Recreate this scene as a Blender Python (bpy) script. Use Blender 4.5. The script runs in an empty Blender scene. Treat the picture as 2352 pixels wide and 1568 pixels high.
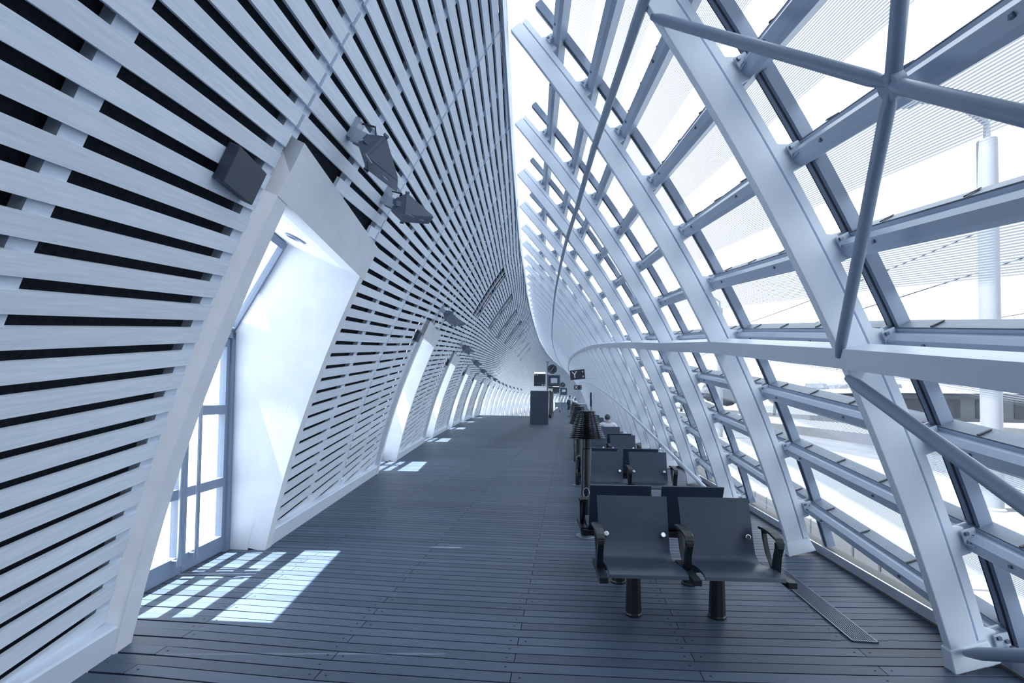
import bpy, bmesh, math, random
import numpy as np
from mathutils import Vector, Matrix

random.seed(7)
SC = bpy.context.scene
COL = SC.collection
PI = math.pi

# ---------------------------------------------------------------- camera, sky, sun, exposure
FPX, CX, CY, EYE = 1110., 1176., 883., 1.45
yaw, pitch, roll = math.atan((1304 - CX) / FPX), math.atan(33 / FPX), .013
F = Vector((-math.sin(yaw) * math.cos(pitch), math.cos(yaw) * math.cos(pitch), math.sin(pitch)))
R0 = F.cross(Vector((0, 0, 1))).normalized()
U0 = R0.cross(F)
RR = R0 * math.cos(roll) + U0 * math.sin(roll)
UU = -R0 * math.sin(roll) + U0 * math.cos(roll)
cam_data = bpy.data.cameras.new('camera')
cam = bpy.data.objects.new('camera', cam_data)
COL.objects.link(cam)
m4 = Matrix((RR, UU, -F)).transposed().to_4x4()
m4.translation = Vector((0, 0, EYE))
cam.matrix_world = m4
cam_data.sensor_width = 36
cam_data.lens = FPX / 2352 * 36
cam_data.shift_y = (CY - 784) / 2352
cam_data.clip_start = .05
cam_data.clip_end = 900
SC.camera = cam

world = bpy.data.worlds.new('sky')
SC.world = world
world.use_nodes = True
wn = world.node_tree.nodes['Background']
wn.inputs['Color'].default_value = (.87, .935, 1.0, 1)
wn.inputs['Strength'].default_value = 1.0

sun_data = bpy.data.lights.new('sun', 'SUN')
sun_data.energy = 9.0
sun_data.angle = .0093
sun_data.color = (.97, .985, 1.0)
sun = bpy.data.objects.new('sun', sun_data)
COL.objects.link(sun)
sun.rotation_euler = Vector((.335, .062, -1)).to_track_quat('-Z', 'Y').to_euler()
sun.location = (-20, -5, 40)

SC.view_settings.view_transform = 'Standard'
SC.view_settings.look = 'None'
SC.view_settings.gamma = 1
SC.view_settings.use_curve_mapping = False
SC.view_settings.exposure = 1.78
SC.cycles.max_bounces = 8
SC.cycles.diffuse_bounces = 6
SC.cycles.glossy_bounces = 3
SC.cycles.transmission_bounces = 4
SC.cycles.transparent_max_bounces = 24

# ---------------------------------------------------------------- shape of the hall
def YRf(k): return 2.95 + 1.97 * (k - 1)
def tilt(k):
    if k < 1: return -.5 + .13 * (k - 1)
    if k <= 16: return -.5 + .13 * (k - 1) + .005 * (k - 1) ** 2
    return 2.575 + .06 * (min(k, 56) - 16)
def YLf(k): return YRf(k) + tilt(k)
_XR = np.array([[-20, 2.11], [2.95, 2.11], [6.9, 2.115], [8.9, 2.125], [10.85, 2.155], [14.85, 2.235], [18.9, 2.32], [20.9, 2.36],
                [30, 2.52], [40, 2.61], [48, 2.69], [62, 2.87], [80, 3.35], [95, 4.0], [111, 5.0], [130, 6.7], [145, 8.3], [160, 10.2], [175, 12.4], [195, 15.8]])
_XL = np.array([[-20, 1.13], [-10, -.5], [0, -2.15], [2.45, -2.565], [4.55, -2.925], [9.05, -3.67], [15.5, -4.71], [21.75, -5.55], [28.4, -6.42], [35.1, -7.12], [41.2, -7.62],
                [47.3, -8.1], [53.3, -8.5], [59.4, -8.92], [65.5, -9.16], [71.5, -9.32], [77.6, -9.4], [83.7, -9.42], [89.7, -9.3],
                [95.8, -9.12], [101.9, -8.85], [108, -8.5], [114, -8.0], [130, -6.4], [145, -4.5], [160, -2.2], [175, .6], [195, 5.]])
_ZG = np.array([[-20, -1.9], [-1, 1.11], [.98, 1.41], [2.95, 1.71], [4.92, 1.985], [6.86, 2.2], [8.85, 2.45], [10.85, 2.68], [12.85, 2.9], [14.85, 3.11], [16.85, 3.31],
                [18.86, 3.49], [20.9, 3.66], [24, 3.9], [30, 4.34], [38, 4.78], [48, 5.1], [62, 5.32], [80, 5.42], [130, 5.4], [195, 4.8]])
def XRf(k): return float(np.interp(YRf(k), _XR[:, 0], _XR[:, 1]))
def XLf(k): return float(np.interp(YLf(k), _XL[:, 0], _XL[:, 1]))
def ZGf(k): return float(np.interp(YRf(k), _ZG[:, 0], _ZG[:, 1]))
def E_(z): return .27 * z + .05 * z * z
def Ed(z): return .27 + .1 * z
def D_(z): return .2 * z + .047 * z * z
def Dd(z): return .2 + .094 * z
_zz = np.linspace(-8, 16, 2401)
_i0 = 800
def _arc(fd):
    g = np.sqrt(1 + fd(np.maximum(_zz, 0)) ** 2)
    s = np.concatenate([[0], np.cumsum((g[1:] + g[:-1]) / 2 * np.diff(_zz))])
    return s - s[_i0]
_sR, _sL = _arc(Ed), _arc(Dd)
def sR(z): return float(np.interp(z, _zz, _sR))
def zR(s): return float(np.interp(s, _sR, _zz))
def sL(z): return float(np.interp(z, _zz, _sL))
def zL(s): return float(np.interp(s, _sL, _zz))
def frame(k):
    R = np.array([XRf(k), YRf(k)]); L = np.array([XLf(k), YLf(k)])
    d = (L - R) / (R[0] - L[0])
    return R, L, d
def ridgeZ(k):
    W = XRf(k) - XLf(k)
    return (-.47 + math.sqrt(.47 ** 2 + 4 * .097 * W)) / (2 * .097)
def rpt(k, z, off=0., dy=0.):
    """a point of the glazed side: station k, height z, offset outward; dy along the hall"""
    R, L, d = frame(k); zc = max(z, 0)
    e = Ed(zc); n = math.hypot(1, e)
    q = (E_(zc) if z >= 0 else .27 * z) - off / n
    p = R + d * q
    return np.array([p[0], p[1] + dy, z + off * e / n])
def lpt(k, z, off=0., dy=0.):
    """a point of the slatted side; offset outward (away from the hall)"""
    R, L, d = frame(k); zc = max(z, 0)
    e = Dd(zc); n = math.hypot(1, e)
    q = (D_(zc) if z >= 0 else .2 * z) - off / n
    p = L - d * q
    return np.array([p[0], p[1] + dy, z + off * e / n])

# ---------------------------------------------------------------- materials
def new_mat(name):
    m = bpy.data.materials.new(name)
    m.use_nodes = True
    nt = m.node_tree
    return m, nt, nt.nodes, nt.links, nt.nodes['Principled BSDF']
def mix_col(nt, fac, a, b):
    n = nt.nodes.new('ShaderNodeMix')
    n.data_type = 'RGBA'
    if hasattr(fac, 'type'): nt.links.new(fac, n.inputs['Factor'])
    else: n.inputs['Factor'].default_value = fac
    for s, v in (('A', a), ('B', b)):
        sock = [i for i in n.inputs if i.name == s and i.type == 'RGBA'][0]
        if hasattr(v, 'type'): nt.links.new(v, sock)
        else: sock.default_value = (*v, 1)
    return [o for o in n.outputs if o.type == 'RGBA'][0]
def ramp(nt, fac, p0, p1):
    n = nt.nodes.new('ShaderNodeMapRange')
    n.inputs['From Min'].default_value = p0
    n.inputs['From Max'].default_value = p1
    nt.links.new(fac, n.inputs['Value'])
    return n.outputs['Result']
def math_n(nt, op, a, b=None):
    n = nt.nodes.new('ShaderNodeMath')
    n.operation = op
    for i, v in enumerate((a, b)):
        if v is None: continue
        if hasattr(v, 'type'): nt.links.new(v, n.inputs[i])
        else: n.inputs[i].default_value = v
    return n.outputs[0]
def noise(nt, vec, scale, detail=4, rough=.6):
    n = nt.nodes.new('ShaderNodeTexNoise')
    n.inputs['Scale'].default_value = scale
    n.inputs['Detail'].default_value = detail
    n.inputs['Roughness'].default_value = rough
    nt.links.new(vec, n.inputs['Vector'])
    return n.outputs['Fac']
def coords(nt, which='Object', scale=(1, 1, 1)):
    t = nt.nodes.new('ShaderNodeTexCoord')
    mp = nt.nodes.new('ShaderNodeMapping')
    mp.inputs['Scale'].default_value = scale
    nt.links.new(t.outputs[which], mp.inputs['Vector'])
    return mp.outputs['Vector']
def plain(name, col, rough=.5, metal=0., var=.12, scale=6., spec=.5, bump=0.):
    m, nt, N, L, b = new_mat(name)
    v = noise(nt, coords(nt), scale)
    L.new(mix_col(nt, ramp(nt, v, .3, .75), tuple(c * (1 - var) for c in col), tuple(min(1, c * (1 + var * .4)) for c in col)), b.inputs['Base Color'])
    b.inputs['Roughness'].default_value = rough
    b.inputs['Metallic'].default_value = metal
    b.inputs['Specular IOR Level'].default_value = spec
    if bump:
        bn = N.new('ShaderNodeBump')
        bn.inputs['Strength'].default_value = bump
        bn.inputs['Distance'].default_value = .01
        L.new(noise(nt, coords(nt), scale * 12), bn.inputs['Height'])
        L.new(bn.outputs['Normal'], b.inputs['Normal'])
    return m

M = {}
M['paint'] = plain('white_paint', (.70, .77, .87), .42, var=.05, scale=3)
M['rod'] = plain('backlit_white_paint', (.25, .315, .42), .42, var=.05)  # white paint of rods and upper tube, backlit shade mixed into its colour
M['purlin'] = plain('white_aluminium', (.42, .495, .61), .35, var=.06, scale=4)
M['ledge'] = plain('grey_ledge', (.13, .17, .235), .5, var=.25, scale=9)
M['gasket'] = plain('black_gasket', (.012, .016, .024), .6, var=.1)
M['mullion'] = plain('grey_mullion', (.15, .20, .29), .4, var=.05)
M['bolt'] = plain('steel_bolt', (.18, .21, .27), .35, .8, var=.1)
M['concrete'] = plain('white_concrete', (.70, .74, .80), .75, var=.07, scale=5, spec=.2)
M['soffit'] = plain('white_soffit', (.80, .82, .86), .6, var=.02)
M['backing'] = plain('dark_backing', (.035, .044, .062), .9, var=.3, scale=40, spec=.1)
M['doorframe'] = plain('grey_door_frame', (.17, .22, .31), .4, var=.04)
M['handle'] = plain('steel_handle', (.30, .36, .46), .3, .6, var=.05)
M['flood'] = plain('grey_floodlight', (.085, .115, .17), .45, var=.06)
M['bracket'] = plain('pale_bracket', (.42, .48, .58), .4, .3, var=.15, scale=30)
M['box'] = plain('slate_box', (.04, .055, .085), .5, var=.04)
M['shell'] = None
M['frame'] = plain('black_frame', (.007, .011, .02), .38, var=.1)
M['chrome'] = plain('chrome', (.8, .82, .86), .15, 1., var=.02)
M['post'] = plain('dark_post', (.010, .015, .027), .3, .2, var=.1)
M['ring'] = plain('dark_ring', (.06, .07, .09), .22, .8, var=.1)
M['grille'] = plain('grille_steel', (.16, .20, .27), .35, .7, var=.1)
M['pit'] = plain('grille_pit', (.006, .008, .012), .8)
M['board'] = plain('slate_board', (.025, .034, .05), .5, var=.04)
M['kiosk'] = plain('slate_panel', (.045, .062, .095), .5, var=.05, scale=2)
M['ink'] = plain('white_lettering', (.85, .87, .9), .5, var=0)
M['sill'] = plain('pale_sill', (.55, .60, .68), .35, .3, var=.08)
M['skin'] = plain('skin', (.30, .30, .34), .55, var=.06)
M['hair'] = plain('grey_hair', (.07, .085, .12), .7, var=.25, scale=40)
M['shirt'] = plain('white_shirt', (.72, .75, .80), .8, var=.05, scale=12)
M['shorts'] = plain('dark_shorts', (.05, .06, .09), .8, var=.1)
M['shoe'] = plain('dark_shoe', (.03, .035, .05), .6)
M['ground'] = plain('pale_paving', (.082, .089, .100), .8, var=.14, scale=.6)
M['court'] = plain('bright_court', (.38, .40, .43), .8, var=.05)
M['ballast'] = plain('grey_track_bed', (.042, .049, .061), .9, var=.25, scale=2)
M['block'] = plain('pale_block', (.105, .113, .126), .8, var=.08, scale=8)
M['facade'] = plain('pale_facade', (.085, .093, .108), .8, var=.1, scale=.5)
M['mast'] = plain('pale_mast', (.20, .215, .245), .6, var=.03)
M['gutter'] = plain('grey_gutter', (.09, .105, .13), .5, var=.1)
M['tree'] = plain('grey_foliage', (.085, .095, .112), .9, var=.4, scale=2)
M['roof'] = plain('white_roof', (.74, .78, .85), .6, var=.03)

# whitewashed slats: grain along the board, knots, a tone per board
m, nt, N, L, b = new_mat('whitewashed_wood')
uv = coords(nt, 'UV', (1.2, 22, 1))
g = noise(nt, uv, 3.0, 5, .65)
uv2 = coords(nt, 'UV', (3.5, 9, 1))
k = noise(nt, uv2, 1.6, 3, .7)
at = N.new('ShaderNodeAttribute'); at.attribute_name = 'tone'
base = mix_col(nt, ramp(nt, g, .35, .7), (.645, .73, .85), (.79, .855, .945))
base = mix_col(nt, math_n(nt, 'MULTIPLY', ramp(nt, k, .66, .82), .55), base, (.42, .50, .62))
mul = N.new('ShaderNodeVectorMath'); mul.operation = 'SCALE'
L.new(base, mul.inputs[0]); L.new(at.outputs['Fac'], mul.inputs['Scale'])
L.new(mul.outputs[0], b.inputs['Base Color'])
b.inputs['Roughness'].default_value = .55
b.inputs['Specular IOR Level'].default_value = .35
bn = N.new('ShaderNodeBump'); bn.inputs['Strength'].default_value = .12; bn.inputs['Distance'].default_value = .004
L.new(g, bn.inputs['Height']); L.new(bn.outputs['Normal'], b.inputs['Normal'])
M['slat'] = m

# floor boards
m, nt, N, L, b = new_mat('dark_hardwood')
uv = coords(nt, 'UV', (1.5, 30, 1))
g = noise(nt, uv, 3.0, 5, .65)
at = N.new('ShaderNodeAttribute'); at.attribute_name = 'tone'
base = mix_col(nt, ramp(nt, g, .3, .75), (.048, .071, .112), (.082, .115, .172))
big = noise(nt, coords(nt, 'Object', (.5, .8, 1)), 1.2, 3)
base = mix_col(nt, math_n(nt, 'MULTIPLY', ramp(nt, big, .5, .8), .35), base, (.105, .135, .182))
mul = N.new('ShaderNodeVectorMath'); mul.operation = 'SCALE'
L.new(base, mul.inputs[0]); L.new(at.outputs['Fac'], mul.inputs['Scale'])
L.new(mul.outputs[0], b.inputs['Base Color'])
rg = N.new('ShaderNodeMapRange'); rg.inputs['To Min'].default_value = .38; rg.inputs['To Max'].default_value = .62
L.new(g, rg.inputs['Value']); L.new(rg.outputs['Result'], b.inputs['Roughness'])
b.inputs['Specular IOR Level'].default_value = .4
bn = N.new('ShaderNodeBump'); bn.inputs['Strength'].default_value = .1; bn.inputs['Distance'].default_value = .003
L.new(g, bn.inputs['Height']); L.new(bn.outputs['Normal'], b.inputs['Normal'])
M['floor'] = m

# brushed seat shell
m, nt, N, L, b = new_mat('dark_seat_shell')
g = noise(nt, coords(nt, 'Object', (3, 60, 60)), 4.0, 4)
L.new(mix_col(nt, ramp(nt, g, .3, .7), (.029, .046, .077), (.042, .065, .104)), b.inputs['Base Color'])
b.inputs['Roughness'].default_value = .36
b.inputs['Metallic'].default_value = .15
M['shell'] = m

# glazing with printed dot lines on the upper part of each pane
def glass_mat(name, frit):
    m, nt, N, L, b = new_mat(name)
    N.remove(b)
    out = N['Material Output']
    tr = N.new('ShaderNodeBsdfTransparent'); tr.inputs['Color'].default_value = (.93, .96, .97, 1)
    gl = N.new('ShaderNodeBsdfGlossy'); gl.inputs['Roughness'].default_value = .02
    fr = N.new('ShaderNodeLayerWeight'); fr.inputs['Blend'].default_value = .5
    mx = N.new('ShaderNodeMixShader')
    L.new(math_n(nt, 'ADD', math_n(nt, 'MULTIPLY', math_n(nt, 'POWER', fr.outputs['Facing'], 4.), .45), .03), mx.inputs[0])
    L.new(tr.outputs[0], mx.inputs[1]); L.new(gl.outputs[0], mx.inputs[2])
    last = mx
    if frit:
        t = N.new('ShaderNodeTexCoord')
        sp = N.new('ShaderNodeSeparateXYZ')
        L.new(t.outputs['UV'], sp.inputs[0])
        fr1 = math_n(nt, 'FRACT', math_n(nt, 'MULTIPLY', sp.outputs['Y'], 50.))
        line = math_n(nt, 'LESS_THAN', fr1, .60)
        zone = N.new('ShaderNodeMapRange')
        zone.interpolation_type = 'SMOOTHSTEP'
        zone.inputs['From Min'].default_value = .34; zone.inputs['From Max'].default_value = .44
        L.new(sp.outputs['Y'], zone.inputs['Value'])
        df = N.new('ShaderNodeBsdfDiffuse'); df.inputs['Color'].default_value = (.30, .34, .40, 1)
        tl = N.new('ShaderNodeBsdfTranslucent'); tl.inputs['Color'].default_value = (.25, .28, .325, 1)
        ad = N.new('ShaderNodeMixShader'); ad.inputs[0].default_value = .72
        L.new(df.outputs[0], ad.inputs[1]); L.new(tl.outputs[0], ad.inputs[2])
        m2 = N.new('ShaderNodeMixShader')
        L.new(math_n(nt, 'MULTIPLY', line, zone.outputs['Result']), m2.inputs[0])
        L.new(last.outputs[0], m2.inputs[1]); L.new(ad.outputs[0], m2.inputs[2])
        last = m2
    L.new(last.outputs[0], out.inputs['Surface'])
    return m
M['frit'] = glass_mat('printed_glass', True)
M['glass'] = glass_mat('clear_glass', False)

def glow(name, col, s):
    m, nt, N, L, b = new_mat(name)
    b.inputs['Base Color'].default_value = (*col, 1)
    b.inputs['Emission Color'].default_value = (*col, 1)
    b.inputs['Emission Strength'].default_value = s
    return m
M['tube'] = glow('lit_tube', (.9, .95, 1), 2.0)
M['screen'] = glow('dim_screen', (.30, .36, .48), .12)
M['lens'] = glow('lit_lens', (.9, .95, 1), 1.2)

# ---------------------------------------------------------------- mesh helpers
class MB:
    def __init__(s):
        s.v, s.f, s.uv, s.t, s.mi, s.mats = [], [], [], [], [], []
        s.cur = 0
    def use(s, mat):
        if mat not in s.mats: s.mats.append(mat)
        s.cur = s.mats.index(mat)
    def face(s, pts, uv=None, tone=1.):
        i = len(s.v)
        s.v.extend([tuple(map(float, p)) for p in pts])
        s.f.append(tuple(range(i, i + len(pts))))
        s.uv.append(uv or [(0, 0)] * len(pts)); s.t.append(tone); s.mi.append(s.cur)
    def hexa(s, a, b, uvs=None, tone=1.):
        """a, b: two quads (4 points each) - solid between them"""
        i = len(s.v)
        s.v.extend([tuple(map(float, p)) for p in list(a) + list(b)])
        for q in ((3, 2, 1, 0), (4, 5, 6, 7), (0, 1, 5, 4), (1, 2, 6, 5), (2, 3, 7, 6), (3, 0, 4, 7)):
            s.f.append(tuple(i + j for j in q))
            s.uv.append([uvs[j] for j in q] if uvs else [(0, 0)] * 4); s.t.append(tone); s.mi.append(s.cur)
    def box(s, c, d, rot=None):
        c = Vector(c); hx, hy, hz = d[0] / 2, d[1] / 2, d[2] / 2
        def P(x, y, z):
            v = Vector((x, y, z))
            return c + (rot @ v if rot else v)
        s.hexa([P(-hx, -hy, -hz), P(hx, -hy, -hz), P(hx, hy, -hz), P(-hx, hy, -hz)],
               [P(-hx, -hy, hz), P(hx, -hy, hz), P(hx, hy, hz), P(-hx, hy, hz)])
    def loft(s, loops, closed=True, caps=True):
        i = len(s.v); n = len(loops[0])
        for lp in loops: s.v.extend([tuple(map(float, p)) for p in lp])
        for a in range(len(loops) - 1):
            for j in range(n if closed else n - 1):
                j2 = (j + 1) % n
                s.f.append((i + a * n + j, i + a * n + j2, i + (a + 1) * n + j2, i + (a + 1) * n + j))
                s.uv.append([(0, 0)] * 4); s.t.append(1.); s.mi.append(s.cur)
        if caps and closed:
            for a, rev in ((0, True), (len(loops) - 1, False)):
                q = [i + a * n + j for j in range(n)]
                s.f.append(tuple(q[::-1] if rev else q)); s.uv.append([(0, 0)] * n); s.t.append(1.); s.mi.append(s.cur)
    def tube(s, pts, r, n=8, rs=None):
        pts = [Vector(p) for p in pts]; loops = []
        for i, p in enumerate(pts):
            d = (pts[min(i + 1, len(pts) - 1)] - pts[max(i - 1, 0)]).normalized()
            up = Vector((0, 0, 1)) if abs(d.z) < .95 else Vector((1, 0, 0))
            a = d.cross(up).normalized(); b = a.cross(d)
            rr = rs[i] if rs else r
            loops.append([p + a * rr * math.cos(2 * PI * j / n) + b * rr * math.sin(2 * PI * j / n) for j in range(n)])
        s.loft(loops)
    def lathe(s, prof, c=(0, 0, 0), n=20):
        c = Vector(c)
        s.loft([[c + Vector((max(r, 1e-4) * math.cos(2 * PI * j / n), max(r, 1e-4) * math.sin(2 * PI * j / n), z)) for j in range(n)] for r, z in prof])
    def build(s, name, mat=None, parent=None, smooth=False, bevel=0.):
        me = bpy.data.meshes.new(name)
        me.from_pydata(s.v, [], s.f)
        if s.mats:
            for mt in s.mats: me.materials.append(mt)
            me.polygons.foreach_set('material_index', s.mi)
        elif mat: me.materials.append(mat)
        if any(u and any(x != (0, 0) for x in u) for u in s.uv):
            ul = me.uv_layers.new(name='UVMap')
            ul.data.foreach_set('uv', [c for u in s.uv for x in u for c in x])
        if any(t != 1. for t in s.t):
            a = me.attributes.new('tone', 'FLOAT', 'FACE')
            a.data.foreach_set('value', s.t)
        bm = bmesh.new(); bm.from_mesh(me)
        bmesh.ops.recalc_face_normals(bm, faces=bm.faces)
        bm.to_mesh(me); bm.free()
        if smooth:
            me.polygons.foreach_set('use_smooth', [True] * len(me.polygons))
        o = bpy.data.objects.new(name, me)
        COL.objects.link(o)
        if smooth:
            es = o.modifiers.new('split', 'EDGE_SPLIT'); es.split_angle = math.radians(38)
        if bevel:
            bv = o.modifiers.new('bevel', 'BEVEL'); bv.width = bevel; bv.segments = 2; bv.limit_method = 'ANGLE'
        if parent: o.parent = parent
        return o
def tag(o, label, cat, group=None, kind=None):
    o['label'] = label; o['category'] = cat
    if group: o['group'] = group
    if kind: o['kind'] = kind
    return o
def thing(name, label, cat, loc=(0, 0, 0), rz=0., group=None, kind=None):
    o = bpy.data.objects.new(name, None)
    COL.objects.link(o)
    o.empty_display_size = .1
    o.location = loc; o.rotation_euler = (0, 0, rz)
    return tag(o, label, cat, group, kind)
def copy_tree(o, parent=None):
    c = o.copy(); COL.objects.link(c)
    if parent: c.parent = parent
    for ch in list(o.children): copy_tree(ch, c)
    return c
ORD = ['zeroth', 'first', 'second', 'third', 'fourth', 'fifth', 'sixth', 'seventh', 'eighth', 'ninth', 'tenth', 'eleventh', 'twelfth',
       'thirteenth', 'fourteenth', 'fifteenth', 'sixteenth', 'seventeenth', 'eighteenth', 'nineteenth']
TENS = {20: 'twent', 30: 'thirt', 40: 'fort', 50: 'fift', 60: 'sixt', 70: 'sevent', 80: 'eight', 90: 'ninet'}
def nth(n):
    if n < 20: return ORD[n]
    t, r = n // 10 * 10, n % 10
    return TENS[t] + 'ieth' if r == 0 else TENS[t] + 'y-' + ORD[r]


KMAX = 90
KS = -1           # the hall runs on behind the camera
OPEN = [1 + 3 * j for j in range(30)]      # bays of the slatted wall that hold a doorway
HOOD = 2.93
def arr(p): return Vector((float(p[0]), float(p[1]), float(p[2])))

# ---------------------------------------------------------------- the floor of boards
mb = MB(); mb.use(M['floor'])
def fy(y, x): return y + .048 * x + .018 * x * x * (1 if x > -2.4 else 0) + (0 if x > -2.4 else .018 * 2.4 * 2.4)
def left_edge(y): return float(np.interp(y, _XL[:, 0], _XL[:, 1]))
def right_edge(y): return float(np.interp(y, _XR[:, 0], _XR[:, 1])) + .30
P = .0957
row = 0
y = -6.5 + .02
VOID_Y, VOID_X = 41.8, -1.75
while y < 192:
    x0 = left_edge(y) - .45
    x1 = right_edge(y)
    if y > VOID_Y: x0 = max(VOID_X, left_edge(y) - .4)
    off = -.28 + (row % 2) * 1.0
    n0 = math.floor((x0 - off) / 2)
    xs = [off + 2 * i for i in range(n0, 16)]
    for a, b_ in zip(xs[:-1], xs[1:]):
        a, b_ = max(a, x0), min(b_, x1)
        if b_ - a < .05: continue
        tone = random.uniform(.80, 1.18)
        ua = random.random() * 40
        segs = 2 if y < 14 else 1
        for q in range(segs):
            p, r_ = a + (b_ - a) * q / segs, a + (b_ - a) * (q + 1) / segs
            if q == 0: p += .0022
            if q == segs - 1: r_ -= .0022
            h = P - .0088
            y00, y01 = fy(y, p), fy(y, r_)
            uvs = [(ua + p, row * .37), (ua + r_, row * .37), (ua + r_, row * .37 + .09), (ua + p, row * .37 + .09)]
            top = [(p, y00, 0), (r_, y01, 0), (r_, y01 + h, 0), (p, y00 + h, 0)]
            mb.face(top, uvs, tone)
            if y < 16:
                mb.face([(p, y00, -.02), (r_, y01, -.02), (r_, y01, 0), (p, y00, 0)], uvs, tone * .8)
                mb.face([(p, y00 + h, 0), (r_, y01 + h, 0), (r_, y01 + h, -.02), (p, y00 + h, -.02)], uvs, tone * .8)
    row += 1
    y += P
# dark plugs over the screws beside the joints
mb.use(M['pit'])
row = 0; y = -6.5 + .02
while y < 9:
    if y > 1.4:
        for j in range(-3, 3):
            x = -.28 + j
            for dx in ((-.045, .045) if (j % 2) == (row % 2) else (-.04,)):
                if random.random() < .8 and left_edge(y) + .3 < x + dx < right_edge(y) - .15:
                    cx, cy = x + dx, fy(y, x + dx) + P * .5 - .004
                    mb.face([(cx + .007 * math.cos(t * PI / 3), cy + .007 * math.sin(t * PI / 3), .0006) for t in range(6)])
    row += 1; y += P
mb.use(M['pit'])
for y0, y1, xa in ((-6.6, VOID_Y, None), (VOID_Y, 192, VOID_X)):
    yy = list(np.linspace(y0, y1, 24))
    for a, b_ in zip(yy[:-1], yy[1:]):
        xl0 = left_edge(a) - .62 if xa is None else xa
        xl1 = left_edge(b_) - .62 if xa is None else xa
        mb.face([(xl0, a, -.021), (right_edge(a) + .12, a, -.021), (right_edge(b_) + .12, b_, -.021), (xl1, b_, -.021)])
mb.use(M['board'])
mb.face([(left_edge(VOID_Y) - 1, VOID_Y + .3, -.5), (VOID_X, VOID_Y, -.5), (VOID_X, VOID_Y, -.004), (left_edge(VOID_Y) - 1, VOID_Y + .3, -.004)])
tag(mb.build('floor'), 'dark hardwood floor of narrow boards laid across the hall', 'floor', kind='structure')

mb = MB()
mb.face([(-16, VOID_Y - .5, -4.2), (VOID_X + .5, VOID_Y - .5, -4.2), (VOID_X + .5, 192, -4.2), (-16, 192, -4.2)])
tag(mb.build('floor_lower', M['ground']), 'pale floor of the lower level below the end of the boards', 'floor', kind='structure')

# ---------------------------------------------------------------- slatted side
PITCH = .135
def in_open(k): return any(a <= k < a + .935 for a in OPEN)
pieces = []
for kb in range(KS, KMAX):
    if kb in OPEN:
        pieces.append((kb, kb + .935, True))
        # the strip between the doorway and the next joint is joined to the next panel
    elif kb - 1 in OPEN:
        pieces.append((kb - .065, kb + 1, False))
    else:
        pieces.append((kb, kb + 1, False))
def zbase(k): return -4. if YLf(k) > VOID_Y + 1 else 0.
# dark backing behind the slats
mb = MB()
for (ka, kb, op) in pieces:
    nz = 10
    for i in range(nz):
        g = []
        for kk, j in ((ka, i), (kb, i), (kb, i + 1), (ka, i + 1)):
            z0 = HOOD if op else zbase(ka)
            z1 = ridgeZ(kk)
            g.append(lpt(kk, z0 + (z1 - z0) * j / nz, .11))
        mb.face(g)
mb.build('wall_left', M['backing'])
tag(bpy.data.objects['wall_left'], 'dark backing seen through the gaps of the slatted wall', 'wall', kind='structure')

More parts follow.
